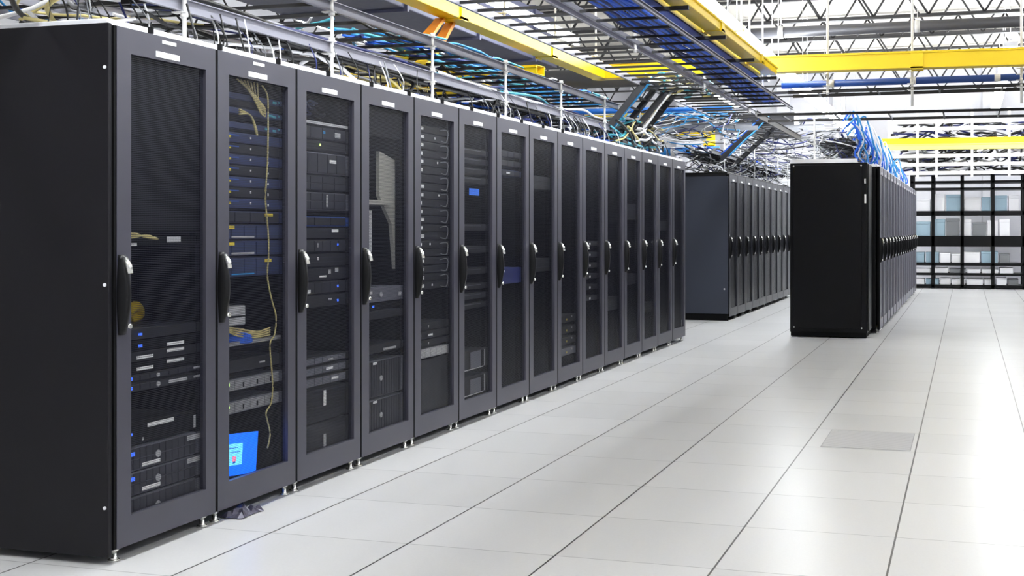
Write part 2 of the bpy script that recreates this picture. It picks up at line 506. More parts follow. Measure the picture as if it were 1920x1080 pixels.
# ------------------------------------------------------------------ equipment in the racks
def place(k):                       # origin of rack k's interior front plane
    return (AX - 0.045, AY + P * k, 0)
COUNT = {}
def device(k, z0, z1, what, cat, name, chassis=SERVER, bays=0, baym=BAY, label=None, led=None, tags=(), depth=0.55,
           knob=False, ears=True, slots=0):
    """a rack-mounted unit in rack k between heights z0 and z1"""
    t = empty(name, (AX - 0.045, AY + P * k, z0), '', cat)
    shift = 0.026 * (AY + P * k + 0.3 + 4.02) / 2.95 if k < 7 else 0.03
    h = z1 - z0 - 0.003
    MB().box(-depth, 0.0, 0.066, P - 0.066, 0, h, chassis, min(0.003, h * 0.1)).build('chassis', t)
    if ears:
        for (a, b) in ((0.046, 0.066), (P - 0.066, P - 0.046)):
            MB().box(-0.003, 0.004, a, b, 0.002, h - 0.002, chassis).build('mounting_ear', t)
    if bays:
        cols, rows = bays
        w = (P - 0.15) / cols; hh = (h - 0.006) / rows
        for i in range(cols):
            for j in range(rows):
                MB().box(0.0, 0.006, 0.075 + i * w + 0.002, 0.075 + (i + 1) * w - 0.002, 0.003 + j * hh + 0.002, 0.003 + (j + 1) * hh - 0.002, baym, 0.0012).build('drive_bay', t)
    if slots:
        mb = MB()
        n = slots
        for i in range(n):
            z = h * (i + 1) / (n + 1)
            mb.box(0, 0.003, 0.08, P - 0.08, z - 0.0015, z + 0.0015, BAY)
        mb.build('vent_grille', t)
    for (yy, zf, ww, hh2, m) in tags:
        yy += shift
        MB().box(0.006, 0.008, yy, yy + ww, h * zf, h * zf + hh2, m).build('label_strip' if m in (PAPER, GREYLABEL, LEDY) else 'status_light', t)
    if knob:
        MB().tube([(0.005, P / 2 - 0.01, h / 2), (0.010, P / 2 - 0.01, h / 2)], min(0.014, h * 0.32), GREYLABEL, n=14).build('badge', t)
    t['label'] = what
    return t

W = lambda y, zf, w=0.09, h=0.012: (y, zf, w, h, PAPER)
R1 = 'nearest rack'
# rack 0
for i, (a, b) in enumerate(((0.795, 0.838), (0.752, 0.793), (0.712, 0.750), (0.668, 0.710))):
    tg = [(0.14, 0.35, 0.02, 0.010, LEDB)] if i < 2 else [W(0.13, 0.25), W(0.30, 0.55, 0.10)]
    if i == 1: tg += [W(0.30, 0.1, 0.10)]
    device(0, a, b, ['thin black server with blue light, topmost of the middle stack in the nearest rack',
                     'thin black server with blue light and white strip, second in nearest rack middle stack',
                     'thin black server with two white label strips, third in nearest rack middle stack',
                     'thin black server with two white strips, lowest plain one in nearest rack middle stack'][i],
           'server', 'rack_server', VOID if i % 2 else SERVER, tags=tg)
for i, (a, b) in enumerate(((0.638, 0.666), (0.600, 0.634))):
    device(0, a, b, ['one-unit drive-bay server with blue light and round badge, upper of two in nearest rack',
                     'one-unit drive-bay server with blue light and grey strip above the gap in nearest rack'][i],
           'server', 'rack_server', SERVER, bays=(8, 1), knob=True,
           tags=[(0.085, 0.3, 0.022, 0.012, LEDB), (0.46, 0.4, 0.04, 0.008, GREYLABEL)] + ([(0.31, 0.3, 0.11, 0.012, GREYLABEL)] if i else []))
device(0, 0.405, 0.475, 'plain black two-unit server with blue light and one white strip in the nearest rack', 'server', 'rack_server', VOID,
       tags=[(0.085, 0.5, 0.022, 0.011, LEDB), W(0.19, 0.8, 0.15, 0.014), (0.16, 0.1, 0.008, 0.012, GREYLABEL), (0.46, 0.1, 0.012, 0.05, GREYLABEL)])
for i, (a, b) in enumerate(((0.303, 0.395), (0.212, 0.302))):
    device(0, a, b, ['grey two-unit drive-bay server, upper of the two at the bottom of the nearest rack',
                     'grey two-unit drive-bay server, lower of the two at the bottom of the nearest rack'][i],
           'server', 'rack_server', SERVERGREY, bays=(12, 2), knob=True, baym=BAY,
           tags=[(0.09, 0.66, 0.03, 0.014, LEDB), W(0.16, 0.12, 0.10, 0.014), (0.42, 0.70, 0.09, 0.02, GREYLABEL)])
device(0, 0.10, 0.208, 'grey ribbed storage unit at the very bottom of the nearest rack', 'server', 'storage_unit', SERVERGREY, bays=(12, 1), knob=True)
cbl = MB()
for q in range(3):
    cbl.tube(smooth_path([(AX - 0.030, AY + 0.07, 1.172 + q * 0.006), (AX - 0.026, AY + 0.13, 1.178 + 0.008 * q), (AX - 0.026, AY + 0.20, 1.186 - q * 0.004), (AX - 0.030, AY + 0.27, 1.172)]), 0.004, CREAM, n=6)
tag(cbl.build('patch_cable'), 'short cream patch cables looped high in the nearest rack', 'cable')
device(0, 1.145, 1.185, 'thin black switch with plugged cream cables high in the nearest rack', 'switch', 'network_switch', VOID, tags=[(0.30, 0.35, 0.08, 0.022, GREYLABEL), W(0.08, 0.05, 0.05, 0.010)])
device(0, 1.20, 1.84, 'tall blank charcoal filler panel in the upper half of the nearest rack', 'panel', 'blanking_panel', VOID, ears=False, depth=0.02)
tag(MB().tube(smooth_path([(AX - 0.3, AY + 0.40, 0.85), (AX - 0.28, AY + 0.45, 0.90), (AX - 0.3, AY + 0.50, 0.86), (AX - 0.3, AY + 0.44, 0.84)]), 0.02, YELLOW, n=8).build('cable_coil'),
    'small coil of yellow cable lying on the servers in the nearest rack', 'cable')

# rack 1
for i in range(7):
    a = 1.625 - i * 0.047
    device(1, a - 0.045, a, 'thin blue-grey switch with yellow tag, %s of the upper stack in the second rack' % ORD[i], 'switch', 'network_switch',
           SERVERBLUE if i % 2 == 0 else SERVER, tags=[(0.09 + 0.0 * i, 0.4, 0.025, 0.012, LEDY), (0.25, 0.45, 0.008, 0.01, PAPER), (0.38, 0.3, 0.008, 0.01, PAPER), (0.10, 0.62, 0.07, 0.006, BLUEPLASTIC)])
for i, z in enumerate((1.478, 1.37)):
    pass
device(1, 1.235, 1.29, 'blue-grey server with yellow tag under the upper stack, second rack', 'server', 'rack_server', SERVERBLUE, bays=(4, 1), tags=[(0.36, 0.6, 0.06, 0.014, LEDY)])
for i, (a, b) in enumerate(((1.165, 1.232), (1.095, 1.162), (1.005, 1.09))):
    device(1, a, b, 'deep blue two-unit server with yellow tag, %s of three in the second rack middle' % ORD[i], 'server', 'rack_server', SERVERBLUE,
           bays=(5, 1), baym=mat('blue_drive_bay', srgb(50, 62, 100), 0.4, 0.2), tags=[((0.09 if i < 2 else 0.36), 0.72, 0.05, 0.014, LEDY), (0.12, 0.1, 0.16, 0.008, CYAN if i == 2 else GREYLABEL)])
sh = empty('equipment_shelf', (AX - 0.040, AY + P, 0.70), 'light grey pull-out shelf holding a white box and cables in the second rack', 'shelf')
MB().box(-0.5, 0.0, 0.06, P - 0.06, 0.0, 0.012, BAYGREY).build('tray', sh)
MB().box(-0.004, 0.0, 0.06, P - 0.06, 0.0, 0.03, BAYGREY).build('lip', sh)
bxo = empty('carton', (AX - 0.11, AY + P, 0.79), 'white box resting at the back of the second rack shelf', 'box')
MB().box(-0.2, 0.0, 0.08, 0.36, 0.0, 0.085, CWHITE, 0.003).build('body', bxo)
MB().box(-0.2, 0.0, 0.08, 0.36, 0.035, 0.042, GREYLABEL).build('tape', bxo)
MB().box(-0.19, 0.0, 0.09, 0.35, -0.078, 0.0, VOID).build('stand', bxo)
mb = MB()
random.seed(5)
for q in range(9):
    y = 0.08 + 0.02 * q
    mb.tube(smooth_path([(AX - 0.10, AY + P + 0.08, 0.79 - q * 0.004), (AX - 0.05, AY + P + 0.2, 0.775 - 0.006 * q), (AX - 0.042, AY + P + 0.30, 0.745 - 0.003 * q), (AX - 0.09, AY + P + 0.38, 0.725)]), 0.006, BLUE, n=6)
tag(mb.build('patch_cable_bundle'), 'fan of blue patch cables lying on the second rack shelf', 'cable')
mb = MB()
for q in range(4):
    mb.tube(smooth_path([(AX - 0.042, AY + P + 0.09, 0.80), (AX - 0.040, AY + P + 0.2, 0.785 - 0.01 * q), (AX - 0.040, AY + P + 0.34, 0.76 - 0.008 * q), (AX - 0.040, AY + P + 0.44, 0.77 - 0.01 * q)]), 0.004, CREAM, n=6)
tag(mb.build('patch_cable_bundle'), 'cream patch cables crossing the second rack shelf above the blue ones', 'cable')
for i, (a, b) in enumerate(((0.520, 0.575), (0.425, 0.480))):
    device(1, a, b, ['silver-grey four-bay server, upper of the two below the second rack shelf',
                     'silver-grey four-bay server, lower of the two, above the blue screen'][i], 'server', 'rack_server', SERVERGREY,
           bays=(4, 1), baym=BAYGREY, tags=[(0.085, 0.5, 0.02, 0.012, LEDG), (0.2, 0.25, 0.008, 0.02, VOID), (0.3, 0.25, 0.008, 0.02, VOID), (0.4, 0.25, 0.008, 0.02, VOID)])
device(1, 0.60, 0.655, 'dark server under the shelf in the second rack', 'server', 'rack_server', SERVER, tags=[(0.32, 0.4, 0.04, 0.008, GREYLABEL)])
sc_ = empty('monitor', (AX - 0.09, AY + P, 0.165), 'bright blue computer screen with a pale window glowing at the bottom of the second rack', 'monitor')
def tilt(o):
    o.rotation_euler = (math.radians(-6), 0, 0); o.location = (0, 0.02, 0.0); return o
tilt(MB().box(-0.02, 0.0, 0.045, 0.395, 0.0, 0.19, VOID, 0.003).build('housing', sc_))
tilt(MB().box(0.0, 0.002, 0.055, 0.385, 0.006, 0.185, SCREEN).build('screen', sc_))
win = tilt(MB().box(0.002, 0.003, 0.075, 0.275, 0.05, 0.142, SCREENWIN).build('window_panel', sc_))
mb = MB()
for (y, z, w, h, m) in ((0.11, 0.066, 0.028, 0.022, SCREENRED), (0.205, 0.066, 0.028, 0.022, SCREENRED), (0.21, 0.058, 0.018, 0.008, SCREENTXT), (0.115, 0.058, 0.018, 0.008, SCREENTXT)):
    mb.box(0.003, 0.0036, y, y + w, z, z + h, m, 0.0)
for (y, z, w) in ((0.09, 0.122, 0.15), (0.145, 0.104, 0.11)):
    q = y
    while q < y + w:
        mb.box(0.003, 0.0036, q, q + 0.009, z, z + 0.004, SCREENTXT); q += 0.013
tilt(mb.build('icons', sc_))
# cream cable hanging down the second rack
mb = MB()
pts = [(0.36, 1.84), (0.40, 1.80), (0.405, 1.70), (0.40, 1.5), (0.385, 1.35), (0.405, 1.2), (0.41, 1.1), (0.40, 1.0), (0.43, 0.9), (0.465, 0.82), (0.455, 0.74), (0.42, 0.70),
       (0.43, 0.6), (0.44, 0.52), (0.43, 0.44), (0.39, 0.40), (0.40, 0.36), (0.42, 0.30), (0.40, 0.24)]
mb.tube(smooth_path([(AX - 0.026, AY + P + y, z) for y, z in pts], 5), 0.0035, CREAM, n=6)
tag(mb.build('hanging_cable'), 'thin cream cable hanging down the full height of the second rack', 'cable')
mb = MB()
for q in range(7):
    s = q * 0.012
    mb.tube(smooth_path([(AX - 0.040, AY + P + 0.20 + s * 2, 1.85), (AX - 0.030, AY + P + 0.27 + s, 1.81 - s), (AX - 0.030, AY + P + 0.33 + s * 0.8, 1.78 - s), (AX - 0.030, AY + P + 0.385, 1.745)]), 0.004, CREAM, n=6)
for q in range(3):
    mb.tube(smooth_path([(AX - 0.030, AY + P + 0.20, 1.72 - q * 0.01), (AX - 0.023, AY + P + 0.27, 1.70), (AX - 0.023, AY + P + 0.31, 1.65 - q * 0.01), (AX - 0.030, AY + P + 0.33, 1.62)]), 0.004, CREAM, n=6)
tag(mb.build('patch_cable_bundle'), 'cream and yellow patch cables fanning out at the top of the second rack', 'cable')
device(1, 1.735, 1.765, 'dark cable-management bar near the top of the second rack', 'panel', 'cable_organizer', BODY, depth=0.06)
for i in range(3):
    device(1, 1.64 + i * 0.062, 1.67 + i * 0.062, 'teal-lit patch unit behind the cream cables, %s from below in the second rack top' % ORD[i], 'switch', 'patch_unit', SERVERBLUE, depth=0.3,
           tags=[(0.36 + 0.03 * i, 0.3, 0.03, 0.01, TEAL), (0.42, 0.2, 0.025, 0.008, TEAL), (0.46, 0.5, 0.015, 0.006, TEAL)])

# rack 2
shf = empty('equipment_shelf', (AX - 0.040, AY + 2 * P, 1.715), 'thin light-edged shelf near the top of the third rack', 'shelf')
MB().box(-0.45, 0.0, 0.06, P - 0.06, 0.0, 0.008, BAYGREY).build('tray', shf)
MB().box(0.0, 0.003, 0.06, P - 0.06, -0.004, 0.01, GREYLABEL).build('lip', shf)
random.seed(11)
mb = MB()
for q in range(14):
    p0 = Vector((AX - 0.08 - random.random() * 0.05, AY + 2 * P + 0.08 + random.random() * 0.22, 1.74 + random.random() * 0.06))
    pts = [p0]
    for s in range(4):
        pts.append(pts[-1] + Vector((random.uniform(-.01, .01), random.uniform(-.05, .06), random.uniform(-.03, .03))))
    mb.tube(smooth_path(pts, 4), 0.005, random.choice((CGREY, CWHITE, CBLACK, SERVERBLUE)), n=5)
tag(mb.build('patch_cable_bundle'), 'tangle of grey and white cables on the shelf at the top of the third rack', 'cable')
specs2 = [(1.64, 1.705, 'server', SERVER, dict(bays=(4, 1), tags=[(0.36, .3, .05, .025, GREYLABEL), (0.25, .5, .02, .012, CYAN)])),
          (1.585, 1.637, 'server', SERVER, dict(tags=[(0.22, .5, .01, .012, LEDG)], slots=3)),
          (1.475, 1.58, 'blade chassis', SERVERGREY, dict(bays=(5, 1), tags=[(0.31, .55, .06, .016, PAPER)])),
          (1.395, 1.47, 'server', SERVER, dict(bays=(4, 2))),
          (1.30, 1.39, 'server', SERVERGREY, dict(bays=(4, 2), tags=[(0.28, .2, .014, .06, GREYLABEL)])),
          (1.222, 1.272, 'blue-framed server', BLUEPLASTIC, dict(bays=(3, 1), baym=SERVER)),
          (1.165, 1.218, 'server', SERVER, dict(tags=[(0.33, .55, .06, .016, PAPER)])),
          (1.10, 1.16, 'server', SERVER, dict(bays=(6, 1), tags=[(0.2, .4, .01, .02, GREYLABEL), (0.38, .5, .012, .012, LEDB)])),
          (1.03, 1.095, 'server', SERVER, dict(slots=2, tags=[(0.2, .5, .012, .014, PAPER)])),
          (0.965, 1.025, 'server', SERVER, dict(tags=[(0.22, .2, .06, .01, PAPER), (0.30, .5, .02, .02, GREYLABEL), (0.36, .6, .03, .02, GREYLABEL)])),
          (0.90, 0.96, 'server', SERVER, dict(bays=(6, 1), tags=[(0.09, .1, .05, .016, PAPER), (0.38, .4, .012, .012, LEDB)])),
          (0.835, 0.895, 'server', SERVER, dict(tags=[(0.38, .3, .012, .012, LEDB), (0.3, .5, .03, .01, GREYLABEL)])),
          (0.56, 0.60, 'server', SERVER, dict(bays=(6, 1), baym=SERVERGREY, tags=[(0.3, .3, .04, .01, GREYLABEL)])),
          (0.51, 0.555, 'server', SERVER, dict(bays=(6, 1), baym=SERVERGREY, tags=[(0.28, .4, .06, .012, PAPER)])),
          (0.455, 0.505, 'server', SERVER, dict(bays=(6, 1), baym=SERVERGREY, tags=[(0.33, .4, .06, .012, PAPER)])),
          (0.285, 0.445, 'tall server', SERVER, dict(slots=10, tags=[(0.255, .45, .022, .075, PAPER)])),
          (0.12, 0.28, 'tall server', SERVER, dict(slots=10, tags=[(0.255, .25, .022, .06, GREYLABEL)]))]
for i, (a, b, w, ch, kw) in enumerate(specs2):
    device(2, a, b, 'dark %s, %s device counted down from the top of the third rack' % (w, ORD[i]), 'server', 'rack_server' if 'tall' not in w else 'tower_server', chassis=ch, **kw)

# rack 3
b3 = empty('bent_panel', (AX - 0.085, AY + 3 * P + 0.09, 1.29), 'beige bent vertical panel seen inside the mostly empty fourth rack', 'panel')
mb = MB(); s = mb.slot(BEIGE)
def prism(mb, poly, x0, x1, m):
    s = mb.slot(m); i = len(mb.v); n = len(poly)
    mb.v += [(x0, y, z) for y, z in poly] + [(x1, y, z) for y, z in poly]
    mb.f.append([i + k for k in range(n)]); mb.m.append(s); mb.s.append(False)
    mb.f.append([i + n + k for k in range(n)]); mb.m.append(s); mb.s.append(False)
    for k in range(n):
        mb.f.append([i + k, i + (k + 1) % n, i + n + (k + 1) % n, i + n + k]); mb.m.append(s); mb.s.append(False)
prism(mb, [(0.26, 0.34), (0.44, 0.30), (0.44, -0.30), (0.40, -0.05), (0.26, 0.10)], -0.02, 0, BEIGE)
mb.build('upright', b3)
mb = MB(); prism(mb, [(0.02, 0.38), (0.09, 0.38), (0.15, 0.12), (0.02, 0.12)], -0.02, 0, BEIGE); mb.build('gusset', b3)
mb = MB(); prism(mb, [(0.02, 0.02), (0.18, 0.02), (0.18, -0.20), (0.02, -0.20)], -0.02, 0, GREYLABEL); mb.build('plate', b3)
MB().box(-0.3, 0.03, 0.02, 0.36, 0.05, 0.075, BEIGE).build('ledge', b3)
specs3 = [(0.825, 0.905, 'grey two-unit server with round badge', SERVERGREY, dict(knob=True, tags=[(0.1, .6, .04, .012, PAPER), (0.43, .3, .03, .02, GREYLABEL)])),
          (0.785, 0.820, 'thin black server with small blue light', VOID, dict(tags=[(0.14, .4, .02, .012, LEDB)])),
          (0.735, 0.78, 'dark grey blank server', SERVER, dict()),
          (0.555, 0.605, 'thin server with a white strip', SERVER, dict(tags=[(0.26, .2, .14, .012, GREYLABEL)])),
          (0.325, 0.52, 'ribbed grey four-unit tower server', SERVERGREY, dict(bays=(16, 1), knob=True, tags=[(0.15, .9, .04, .012, PAPER)])),
          (0.14, 0.315, 'lower ribbed grey four-unit tower server', SERVERGREY, dict(bays=(16, 1), knob=True, tags=[(0.15, .9, .04, .012, PAPER)]))]
for i, (a, b, w, ch, kw) in enumerate(specs3):
    device(3, a, b, '%s in the fourth rack, %s device from the top' % (w, ORD[i]), 'server', 'rack_server', chassis=ch, **kw)
device(3, 1.70, 1.84, 'blank dark filler at the top of the fourth rack', 'panel', 'blanking_panel', VOID, ears=False, depth=0.02)

# rack 4: many labelled switches with looped cables
random.seed(3)
z = 1.81
i = 0
while z > 0.86:
    tg = [(0.08 + random.choice((0, .01, .03)), .3, random.choice((.03, .04, .06)), .018, PAPER)]
    if random.random() < 0.5: tg.append((0.2 + random.random() * .14, .4, .014, .012, PAPER))
    device(4, z - 0.044, z, 'small dark switch with white tag, %s from the top of the fifth rack' % (ORD[i] if i < 20 else 'last'), 'switch', 'network_switch', SERVER, tags=tg)
    if i % 2 == 0:
        mb = MB(); y = AY + 4 * P
        mb.tube(smooth_path([(AX - 0.034, y + 0.40, z - 0.02), (AX - 0.023, y + 0.47, z - 0.015), (AX - 0.023, y + 0.485, z - 0.05), (AX - 0.023, y + 0.46, z - 0.085), (AX - 0.034, y + 0.41, z - 0.08)]), 0.003, CGREY, n=5)
        tag(mb.build('patch_cable'), 'thin grey looped patch cable beside the %s switch of the fifth rack' % ORD[i], 'cable', 'looped patch cables in the fifth rack')
    z -= 0.0475; i += 1
for j, (a, b) in enumerate(((0.63, 0.675), (0.58, 0.625), (0.535, 0.575))):
    device(4, a, b, 'dark switch with white tag, %s above the silver patch panel in the fifth rack' % ORD[2 - j], 'switch', 'network_switch', SERVER, tags=[(0.09, .4, .02, .012, PAPER), (0.2, .3, .06 if j == 1 else .01, .012, PAPER)])
device(4, 0.468, 0.525, 'silver patch panel with dark round ports low in the fifth rack', 'panel', 'patch_bay', BAYGREY, bays=(6, 1), baym=GREYLABEL)
device(4, 0.13, 0.462, 'large dark filler panel at the bottom of the fifth rack', 'panel', 'blanking_panel', SERVER, ears=False, depth=0.02)

# rack 5, 6 and further
for i, (a, b) in enumerate(((1.68, 1.72), (1.62, 1.66), (1.56, 1.60), (1.50, 1.54), (1.20, 1.245), (1.06, 1.105), (0.925, 0.97), (0.83, 0.87), (0.77, 0.81), (0.71, 0.75))):
    device(5, a, b, 'faint dark server, %s from the top of the sixth rack' % ORD[i], 'server', 'rack_server', SERVER, tags=[(0.1, .7, .26, .003, SERVERGREY)])
bs = empty('console_screen', (AX - 0.040, AY + 5 * P + 0.24, 1.42), 'small blue console screen high in the sixth rack', 'monitor')
MB().box(-0.02, 0, 0, 0.16, 0, 0.05, VOID, 0.003).build('housing', bs)
MB().box(0, 0.002, 0.005, 0.155, 0.004, 0.046, mat('dim_screen', srgb(30, 90, 190), 0.4, emit=srgb(30, 90, 190), strength=0.5)).build('screen', bs)
for i, (a, b) in enumerate(((0.325, 0.45), (0.165, 0.29))):
    device(5, a, b, 'bracket-framed grey storage box, %s one at the bottom of the sixth rack' % ('upper' if i == 0 else 'lower'), 'server', 'storage_unit', SERVER,
           tags=[(0.2, .1, .16, .10 if i == 0 else .09, SERVERGREY), (0.36, .1, .05, .10, VOID), (0.41, .08, .01, .105, GREYLABEL), (0.1, .02, .3, .006, GREYLABEL)])
for i, (a, b) in enumerate(((1.695, 1.745), (1.635, 1.68), (1.57, 1.615))):
    device(6, a, b, 'mauve-grey server, %s from the top of the seventh rack' % ORD[i], 'server', 'rack_server', SERVER if i < 2 else SERVERBLUE, bays=(4, 1), tags=[(0.2, .4, .06, .012, PAPER)] if i == 2 else [])
device(6, 0.84, 0.95, 'dim blue unit with one white light in the seventh rack', 'server', 'storage_unit', mat('dim_blue', srgb(36, 46, 110), 0.5), tags=[(0.12, .75, .05, .014, PAPER)])
for i in range(4):
    device(8, 0.23 + i * 0.085, 0.29 + i * 0.085, 'dark server with tiny lights, %s from the floor in the ninth rack' % ORD[i], 'server', 'rack_server', SERVERGREY if i == 0 else SERVER,
           tags=[(0.12, .5, .012, .014, PAPER), (0.28, .3, .012, .014, LEDY), (0.4, .6, .012, .014, GREYLABEL)])
for i in range(6):
    device(9, 0.62 + i * 0.09, 0.665 + i * 0.09, 'dark server with one white dot, %s from below in the tenth rack' % ORD[i], 'server', 'rack_server', SERVER, tags=[(0.26, .3, .03, .016, PAPER)])
for k, (a, b) in ((7, (0.9, 1.0)), (10, (0.5, 0.62)), (11, (0.7, 0.8)), (12, (0.4, 0.5)), (13, (1.2, 1.3)), (7, (1.5, 1.6)), (11, (1.3, 1.45))):
    device(k, a, b, 'hardly visible dark unit %s in the %s rack' % ('high' if a > 1.1 else ('in the middle' if a > 0.65 else 'low'), ORD[k]), 'server', 'rack_server', SERVER, slots=2)

# ------------------------------------------------------------------ overhead: ladder trays
def ladder(p0, p1, width_vec, step, label, rail=TRAYGREY, rung=RUNG, h=0.055, group='cable ladders under the ceiling', start=0.0, name='cable_tray'):
    p0, p1, wv = Vector(p0), Vector(p1), Vector(width_vec)
    t = empty(name, p0, label, 'cable tray', group)
    L = (p1 - p0); n = max(2, int(L.length / step))
    z = Vector((0, 0, 0))
    MB().channel(z, L, h, 0.018, 0.004, 1, rail).build('rail', t)
    MB().channel(wv, wv + L, h, 0.018, 0.004, -1, rail).build('rail', t)
    mb = MB().bar((0, 0, 0), tuple(wv), 0.017, 0.017, rung)
    first = None
    d = L.normalized() * step
    for i in range(n):
        q = d * (i + 0.5 + start) - Vector((0, 0, 0.012))
        if first is None:
            first = mb.build('rung', t, loc=q)
        else:
            o = first.copy(); o.location = q; o.parent = t; C.objects.link(o)
    return t

ladder((-0.50, -1.6, 2.148), (-0.50, 8.1, 2.148), (-0.50, 0, 0), 0.28, 'lower grey ladder tray running along the tops of the long near row')
ladder((-0.50, -1.6, 2.362), (-0.50, 6.4, 2.362), (-0.62, 0, 0), 0.262, 'upper grey ladder tray above the lower one over the long near row')
ladder((0.29, -1.5, 2.573), (0.29, 9.25, 2.573), (-0.53, 0, 0), 0.262, 'grey ladder tray hung over the aisle edge left of the wide blue cable bundle')
ladder((0.29, 9.3, 2.565), (0.29, 13.2, 2.565), (-0.53, 0, 0), 0.262, 'ladder tray continuing the aisle tray past the crossing tray, rails blackened as if in shade', rail=RUNG, h=0.08)  # same rail as before; its black colour stands in for less light
ladder((0.77, -1.5, 2.573), (0.77, 9.0, 2.573), (-0.41, 0, 0), 0.34, 'ladder tray carrying the wide royal blue cable bundle', rail=TRAYGREY, h=0.03)
dt = empty('flat_tray', (0.50, -1.5, 2.735), 'flat solid grey cable tray beside the aisle yellow trough', 'cable tray')
MB().box(0, 0.165, 0, 9.0, 0, 0.006, GALV).build('tray_floor', dt)
for x in (0, 0.16):
    MB().box(x, x + 0.005, 0, 9.0, 0, 0.05, GALV).build('rail', dt)
ladder((0.32, 9.27, 2.54), (5.2, 9.27, 2.52), (0, 0.75, 0), 0.6, 'black ladder tray crossing the aisle just above the black cabinet', rail=RUNG, h=0.03)
ladder((0.85, 8.15, 2.66), (5.2, 8.15, 2.66), (0, 0.35, 0), 0.62, 'black ladder tray crossing the aisle directly under the blue pipe', rail=RUNG, h=0.035)
ladder((-1.9, -1.5, 2.42), (-1.9, 10.0, 2.42), (-0.6, 0, 0), 0.3, 'ladder tray behind the long near row at the height of its trays')
ladder((-3.4, 0.0, 2.5), (-3.4, 14.0, 2.5), (-0.6, 0, 0), 0.3, 'far left ladder tray below the slate duct')
ladder((-0.6, 11.0, 2.25), (-0.6, 18.5, 2.25), (-0.5, 0, 0), 0.3, 'ladder tray above the row with the slate end panel', rail=GALV)
ladder((1.45, 9.3, 2.22), (1.45, 19.0, 2.22), (-0.45, 0, 0), 0.3, 'ladder tray above the right row behind the cabinet', rail=GALV)
ladder((-5.0, 9.6, 2.46), (0.2, 9.6, 2.46), (0, 0.4, 0), 0.45, 'dark ladder tray crossing behind the end of the long row', rail=GALV, rung=RUNG)
ladder((-5.0, 13.2, 2.75), (0.6, 13.2, 2.75), (0, 0.45, 0), 0.5, 'grey ladder tray crossing in front of the back wall', rail=GALV)
# inclined drops between the levels
ladder((-0.18, 6.25, 2.60), (-0.56, 6.10, 2.08), (0.0, 0.42, 0), 0.12, 'sloping dark ladder section dropping from aisle tray to the near row', rail=SERVER, h=0.06)
ladder((-0.18, 6.95, 2.56), (-0.50, 6.75, 2.10), (0.0, 0.30, 0), 0.12, 'second sloping dark ladder section beside the first over the near row', rail=SERVER, h=0.06)
ladder((0.20, 10.3, 2.57), (-0.25, 9.95, 2.08), (0.0, 0.95, 0), 0.14, 'sloping ladder section with blue cables dropping towards the second row', rail=SERVER, h=0.06)

# ------------------------------------------------------------------ threaded rods
def rod(x, y, z0, z1, clamps, label, group, r=0.009):
    t = empty('threaded_rod', (x, y, z0), label, 'rod', group)
    MB().tube([(0, 0, 0), (0, 0, z1 - z0)], r, ZINC, n=8).build('shaft', t)
    for c in clamps:
        for q in (-1, 1):
            mb = MB()
            a, b = sorted((c - z0 + q * 0.034, c - z0 + q * 0.028))
            mb.box(-0.05, 0.018, -0.018, 0.018, a, b, ZINC)
            a, b = sorted((c - z0 + q * 0.033, c - z0 + q * 0.05))
            mb.tube([(0, 0, a), (0, 0, b)], 0.016, ZINC, n=6)
            mb.build('clamp', t)
    return t
G = 'rods standing on the long near row'
for k in range(7):
    rod(-0.485, 0.107 + 1.164 * k, 1.972, 2.41, (2.148, 2.362) if k < 6 else (2.148,), 'pale threaded rod on the near row roofs holding both trays, %s from the near end' % ORD[k], G)
G = 'rods hanging the aisle tray'
for k in range(4):
    rod(0.305, 1.85 + 2.334 * k, 2.52, 4.05 if k else 4.05, (2.573,), 'pale hanging rod gripping the tray beside the blue bundle, %s from the camera' % ORD[k], G, r=0.012)
G = 'rods hanging the yellow trough trapezes'
for k in range(5):
    y = 3.6 + 1.25 * k
    rod(0.50, y, 2.66, 4.3, (2.74,), 'pale hanging rod at a dark strut under the grey tray, %s from the camera' % ORD[k], G, r=0.009)
    st = empty('strut_channel', (0.44, y - 0.03, 2.71), 'short dark strut bracket under the aisle yellow trough, %s from the camera' % ORD[k], 'bracket', 'dark strut brackets')
    MB().box(0.02, 0.42, -0.015, 0.015, -0.014, 0.014, RUNG, 0.003).build('strut', st)
G = 'rods hanging the cross-aisle trays'
for k, (x, y) in enumerate(((1.27, 8.1), (2.13, 8.15), (3.2, 8.15))):
    rod(x, y, 2.48 if k != 0 else 2.62, 4.3, (2.68, 2.80), 'pale rod hanging the yellow trough that crosses the aisle, %s from the light strip' % ORD[k], G, r=0.014)
G = 'rods on the second row'
for k in range(6):
    rod(-0.55, 11.6 + 1.17 * k, 1.97, 2.5, (2.25,), 'thin pale rod standing on the second row, %s from its slate end panel' % ORD[k], G)
G = 'rods on the right row'
for k in range(5):
    rod(1.46 if k % 2 else 1.0, 9.15 + 1.2 * k, 1.96, 2.5, (2.22,), 'thin pale rod standing on the right row, %s from the camera' % ORD[k], G, r=0.011)
G = 'rods hanging the left trough'
for k in range(5):
    rod(-0.95, 2.3 + 1.2 * k, 2.906, 4.05, (2.94,), 'pale rod hanging the long pale yellow trough, %s from the camera' % ORD[k], G, r=0.01)

